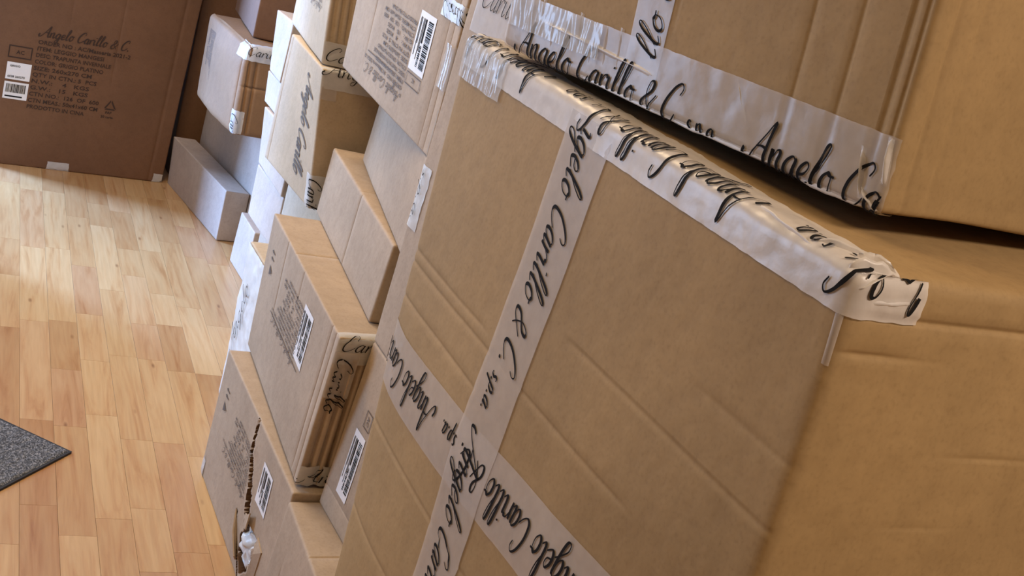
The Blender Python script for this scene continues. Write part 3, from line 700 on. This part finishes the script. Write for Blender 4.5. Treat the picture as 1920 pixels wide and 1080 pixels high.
def wad(c):
    V, F = [], []
    nu, nv = 26, 22
    for i in range(nu + 1):
        for j in range(nv + 1):
            a, b = i / nu, j / nv
            u = 0.392 + 0.128 * a; v = 0.034 + 0.112 * b
            env = math.sin(a * math.pi) ** .6 * math.sin(b * math.pi) ** .6
            h = -0.03 + 0.044 * env + 0.016 * env * (abs(noise.noise(Vector((a * 4, b * 4, 2)))) * 2 - .6)
            u += 0.012 * noise.noise(Vector((a * 6, b * 6, 9))); v += 0.012 * noise.noise(Vector((a * 6, b * 6, 19)))
            V.append(c.tri((-h, c.L[1] - u, v)) - c.base)
    for i in range(nu):
        for j in range(nv):
            a = i * (nv + 1) + j; F.append((a, a + nv + 1, a + nv + 2, a + 1))
    o = mesh_obj('plastic_wrap', V, F, 'plastic', c.root, True)
    o['label'] = 'crumpled translucent plastic'
wad(A)
def shred(c, pts, thick=0.003):
    V, F = [], []
    for (u, v, h) in pts:
        V.append(c.tri((-h, c.L[1] - u, v)) - c.base); V.append(c.tri((-h + thick, c.L[1] - u, v)) - c.base)
    k = len(pts)
    F.append(tuple(range(0, 2 * k, 2))); F.append(tuple(range(2 * k - 1, 0, -2)))
    F += [(2 * i, 2 * ((i + 1) % k), 2 * ((i + 1) % k) + 1, 2 * i + 1) for i in range(k)]
    mesh_obj('torn_flap', V, F, 'kraft_pale', c.root)
shred(A, [(0.40, 0.14, 0.004), (0.43, 0.155, 0.012), (0.455, 0.175, 0.014), (0.462, 0.14, 0.018), (0.43, 0.13, 0.012)])
shred(A, [(0.33, 0.105, 0.003), (0.37, 0.075, 0.012), (0.42, 0.045, 0.014), (0.41, 0.03, 0.006), (0.35, 0.05, 0.004)])
shred(A, [(0.505, 0.15, 0.003), (0.52, 0.12, 0.010), (0.515, 0.06, 0.012), (0.535, 0.05, 0.003), (0.545, 0.14, 0.003)])
A.patch('tape', 'L', 0.0, 0.028, 0.0, 0.045, 'tape_white', wr=0.003, rag=0.004)

# ---- carton on the torn one
Cc = Carton('C', 'carton with upside-down print and barcode label standing on the torn carton', 'kraft_pale', r=0.004, seed=7,
    creases=[('L', 'u', 0.172, 0.002, 0.003, 0.15, 0.33), ('L', 'u', 0.335, 0.0018, 0.003, 0.26, 0.33), ('L', 'u', 0.585, 0.0025, 0.003, 0.02, 0.33), ('L', 'u', 0.615, 0.0025, 0.0035, 0.0, 0.33),
             ('T', 'v', 0.40, 0.002, 0.003, 0.0, 0.4), ('F', 'u', 0.018, 0.006, 0.006, 0, .28), ('F', 'u', 0.036, 0.006, 0.006, 0, .28), ('F', 'u', 0.054, 0.006, 0.006, 0, .28), ('F', 'u', 0.075, 0.008, 0.008, 0, .28)], n=(20, 20, 12))
Cc.flat('printed_text', 'L', marks(0.235, 0.135), (0.405, 0.272), (-1, 0), (0, -1), 'print_grey')
Cc.flat('printed_text', 'L', handling_icons(0.026), (0.090, 0.205), (0, 1), (-1, 0), 'print_grey')
Cc.flat('printed_text', 'L', rect(0, 0, 0.30, 0.0022), (0.15, 0.152), (1, 0), (0, 1), 'print_grey')
label_sticker(Cc, 'L', (0.472, 0.284, 0.118, 0.074), (0, -1), (-1, 0), 12)
t = Cc.patch('tape', 'FT', 0.0, 0.20, -0.055, 0.022, 'tape_white', wr=0.0025, rag=0.003)
lettering(Cc, t, 'FT', (0.006, -0.026), (1, 0), (0, 1), 0.12, 0.03, text='Carillo', off=0.0035)
t = Cc.patch('tape', 'F', 0.0, 0.05, 0.20, 0.30, 'tape', off=0.003, wr=0.001)
lettering(Cc, t, 'F', (0.008, 0.29), (0, -1), (1, 0), 0.12, 0.035, text='Carillo', off=0.005)
t = Cc.patch('tape', 'FB', 0.0, 0.20, -0.045, 0.0, 'tape_white', wr=0.006, wrs=60, rag=0.003)
lettering(Cc, t, 'FB', (0.006, -0.01), (1, 0), (0, -1), 0.14, 0.03, text='Angelo', off=0.006)

# ---- plain flat carton lying on that
D = Carton('D', 'plain shallow carton with a centre seam lying on the printed carton', 'kraft_pale', r=0.005, seed=8,
    creases=[('L', 'u', 0.345, 0.003, 0.003, 0.0, 0.165), ('T', 'v', 0.32, 0.001, 0.003, 0, .3)])
F = Carton('F', 'plain carton wedged between the shallow carton and the label carton above', 'kraft_pale', r=0.005, seed=9)
E = Carton('E', 'upper carton with a bluish-white barcode label and upside-down print, top centre-left', 'kraft_pale', r=0.004, seed=10,
    creases=[('L', 'u', 0.165, 0.0015, 0.003, 0.09, 0.45), ('L', 'u', 0.62, 0.0015, 0.003, 0.0, 0.47), ('L', 'u', 0.65, 0.0015, 0.003, 0.0, 0.47)])
E.flat('printed_text', 'L', marks(0.275, 0.165), (0.455, 0.20), (-1, 0), (0, -1), 'print_grey')
E.flat('printed_text', 'L', rect(0, 0, 0.2, 0.0022), (0.18, 0.079), (1, 0), (0, 1), 'print_grey')
E.flat('printed_text', 'L', cat2([frame2(0, 0, 0.088, 0.024, 0.0018), move2(block_text('AC', 0.012), 0.036, 0.007)]), (0.553, 0.106), (-1, 0), (0, -1), 'print_grey')
label_sticker(E, 'L', (0.556, 0.223, 0.112, 0.092), (0, -1), (-1, 0), 17)
t = E.patch('tape', 'LF', 0.12, 0.20, -0.04, 0.03, 'tape_gloss', off=0.002, wr=0.005, wrs=50, wrt=0.3, rag=0.004)
t = E.patch('tape', 'LF', 0.235, 0.27, -0.115, 0.03, 'tape_white', wr=0.003, rag=0.003)
lettering(E, t, 'LF', (0.262, -0.11), (0, 1), (-1, 0), 0.13, 0.026, text='Carillo', off=0.005)
t = E.patch('tape', 'LF', 0.0, 0.085, -0.006, 0.04, 'tape_white', wr=0.002, rag=0.003)
lettering(E, t, 'LF', (0.06, 0.004), (-1, 0), (0, 1), 0.055, 0.03, text='Car', off=0.004)

# ---- tilted pair with dark ends
G = Carton('G', 'carton with a dark shadowed end and grey script on its pale side', 'kraft_light', r=0.005, seed=11, creases=[('L', 'u', 0.03, 0.002, 0.004, 0, 0.34)])
lettering(G, G.root, 'L', (0.26, 0.29), (-0.05, -1), (1, -0.05), 0.24, 0.075, text='Angelo Carillo', mat='print_grey')
t = G.patch('tape', 'FT', 0.0, 0.24, -0.045, 0.02, 'tape_white', wr=0.002, rag=0.003)
lettering(G, t, 'FT', (0.01, -0.012), (1, 0), (0, 1), 0.14, 0.03, text='Angelo', off=0.004)
t = G.patch('tape', 'F', 0.003, 0.04, 0.27, 0.30, 'tape', rag=0.003)
t = G.patch('tape', 'LF', 0.0, 0.085, -0.03, 0.042, 'tape_white', wr=0.001, rag=0.003)
lettering(G, t, 'LF', (0.078, -0.006), (-1, 0), (0, 1), 0.075, 0.034, text='Caril', off=0.003)
t = G.patch('tape', 'FB', 0.042, 0.24, -0.035, 0.0, 'tape', wr=0.001)
lettering(G, t, 'FB', (0.045, -0.006), (1, 0), (0, -1), 0.09, 0.026, text='Angelo', off=0.003)
Hh = Carton('H', 'topmost carton of the tilted pair, ribbed brown end, cut by the top edge', 'kraft_light', r=0.006, seed=12,
    creases=[('F', 'u', 0.014, 0.006, 0.007, 0.06, .36), ('F', 'u', 0.032, 0.006, 0.006, 0.06, .36), ('F', 'u', 0.050, 0.006, 0.006, 0.06, .36), ('F', 'u', 0.068, 0.006, 0.006, 0.06, .36)])
Hh.flat('printed_text', 'L', marks(0.22, 0.14), (0.40, 0.24), (-1, 0), (0, -1), 'print_grey')
t = Hh.patch('tape', 'FB', 0.0, 0.22, -0.055, 0.0, 'tape_white', wr=0.003, rag=0.003)
lettering(Hh, t, 'FB', (0.004, -0.012), (1, 0), (0, -1), 0.14, 0.032, text='Carillo', off=0.005)

# ---- window-lit stack further back
J = Carton('J', 'plain pale carton under the window-lit stack, above the small floor carton', 'carton_grey', r=0.004, seed=13)
K = Carton('K', 'plain pale carton in the middle of the window-lit stack', 'carton_grey', r=0.004, seed=14)
Nn = Carton('N', 'low pale carton third from the bottom of the window-lit stack', 'carton_grey', r=0.004, seed=15)
Nn.patch('tape', 'L', 0.20, 0.26, 0.01, 0.055, 'tape_white', rag=0.003)
N2 = Carton('N2', 'topmost carton of the window-lit stack, set back beside a dark gap', 'carton_grey', r=0.004, seed=26)
T = Carton('T', 'pale carton hidden under the script-printed carton with the dark end', 'kraft_light', r=0.004, seed=16)
B = Carton('B', 'shaded carton on the floor under the window-lit stack', 'kraft_pale', r=0.004, seed=17)
R = Carton('R', 'white plastic-wrapped carton on the floor behind the torn carton', 'kraft_light', r=0.005, seed=18)
t = R.patch('plastic_wrap', 'L', 0.0, 0.33, 0.0, 0.452, 'plastic', off=0.002, wr=0.006, wrs=24)
lettering(R, t, 'L', (0.06, 0.16), (0.2, 0.98), (-0.98, 0.2), 0.2, 0.05, text='Angelo', mat='print_grey', off=0.009)
Q = Carton('Q', 'small low pale carton on the floor beside the long low carton', 'carton_grey', r=0.004, seed=19)

# ---- far end of the row
S = Carton('S', 'long low carton on the floor at the far end of the row', 'carton_grey', r=0.004, seed=20)
V_ = Carton('V', 'carton standing behind the long low carton', 'carton_grey', r=0.004, seed=21)
def dented(c, p, n):
    if n.x > -0.2: return 0.0
    u, v = c.L[1] - p[1], p[2]
    e = (u + v * 0.9 - 0.56) / 0.06
    return 0.010 * math.exp(-((u - .25) / .2) ** 2) - 0.012 * smooth01((v - 0.235) / 0.08) * smooth01(u / .15) + 0.003 * noise.noise(Vector((u * 9, v * 9, 1)))
W = Carton('W', 'crumpled bulging carton with taped corners near the far brown carton', 'kraft_dimmed', r=0.018, wave=0.004, extra=dented, seed=22,
    creases=[('F', 'u', 0.02, 0.006, 0.008, 0.0, .26), ('F', 'u', 0.045, 0.006, 0.008, 0.0, .26), ('L', 'u', 0.455, 0.005, 0.008, 0, .26), ('F', 'v', 0.17, 0.004, 0.006, 0, .1)], n=(16, 24, 18))
W.flat('printed_text', 'L', marks(0.16, 0.085, False), (0.055, 0.265), (0, -1), (1, 0), 'print')
t = W.patch('tape', 'FT', 0.0, 0.20, -0.05, 0.03, 'tape_white', wr=0.004, rag=0.004)
lettering(W, t, 'FT', (0.004, -0.03), (1, 0), (0, 1), 0.12, 0.03, text='Carillo', off=0.006)
t = W.patch('tape', 'LT', 0.40, 0.49, -0.05, 0.02, 'tape_white', wr=0.004, rag=0.004)
t = W.patch('tape', 'LF', 0.0, 0.085, -0.035, 0.03, 'tape_white', wr=0.002, rag=0.003)
lettering(W, t, 'LF', (0.075, -0.02), (-1, 0), (0, 1), 0.065, 0.03, text='Car', off=0.004)
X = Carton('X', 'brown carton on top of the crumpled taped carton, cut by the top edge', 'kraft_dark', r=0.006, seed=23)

# ---- big brown carton standing at the far end
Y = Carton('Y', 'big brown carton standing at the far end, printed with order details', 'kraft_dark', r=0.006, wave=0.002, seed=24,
    creases=[('F', 'u', 0.247, 0.0015, 0.006, 0.6, 1.3), ('F', 'u', 0.426, 0.0015, 0.006, 0.4, 1.3), ('F', 'u', 0.64, 0.003, 0.01, 0, 1.3)], n=(22, 6, 30))
Y.flat('printed_text', 'F', marks(0.312, 0.325), (0.144, 0.232), (1, 0.0), (0.02, 1), 'print')
Y.flat('printed_text', 'F', cat2([frame2(0, 0, 0.080, 0.047, 0.004), move2(block_text('AC', 0.02), 0.027, 0.016)]), (0.056, 0.420), (1, 0), (0, 1), 'print')
def y_label(x, y, W_, H_, bar, seed):
    lab = Y.flat('shipping_label', 'F', rect(0, 0, W_, H_), (x, y), (1, 0), (0, 1), 'paper', off=0.0015)
    if bar: g = cat2([bars(W_ * .08, W_ * .92, H_ * .38, H_ * .88, seed), rect(W_ * .08, H_ * .12, W_ * .8, H_ * .2)])
    else:
        g = move2(block_text('GRIGIO', H_ * .16), W_ * .12, H_ * .74)
        Y.flat('printed_text', 'F', move2(block_text('6038 260270', H_ * .17), W_ * .08, H_ * .12), (x, y), (1, 0), (0, 1), 'ink', off=0.0025, parent=lab)
    Y.flat('barcode' if bar else 'printed_text', 'F', g, (x, y), (1, 0), (0, 1), 'ink', off=0.0025, parent=lab)
y_label(0.058, 0.337, 0.083, 0.066, False, 1); y_label(0.058, 0.262, 0.083, 0.066, True, 2)
def recycle(size):
    out = []
    p = [(0, 0), (size, 0), (size / 2, size * .9)]
    cx, cy = size / 2, size * .3
    for i in range(3):
        a, b = p[i], p[(i + 1) % 3]
        q = lambda v, k: (cx + (v[0] - cx) * k, cy + (v[1] - cy) * k)
        l = lambda m, n_, t_: (m[0] + (n_[0] - m[0]) * t_, m[1] + (n_[1] - m[1]) * t_)
        a2, b2 = l(a, b, .10), l(a, b, .90)
        a3, b3 = l(q(a, .62), q(b, .62), .06), l(q(a, .62), q(b, .62), .94)
        out.append(([a2, b2, b3, a3], [(0, 1, 2, 3)]))
    return cat2(out)
Y.flat('printed_text', 'F', cat2([recycle(0.05), move2(block_text('PAP', 0.014), 0.010, -0.016), move2(block_text('20 carta', 0.014), -0.004, -0.034)]), (0.4145, 0.274), (1, 0), (0, 1), 'print')
Y.patch('tape', 'F', 0.251, 0.333, 0.0, 0.034, 'tape_white', rag=0.006)
Y.patch('tape', 'F', 0.655, 0.693, 0.0, 0.035, 'tape_white', wr=0.003, rag=0.008)
Z = Carton('Z', 'added tall carton darkening the gap beside the far brown carton', 'kraft_dark', r=0.006, seed=25)  # put in to hide the lit wall, so the gap stays dark
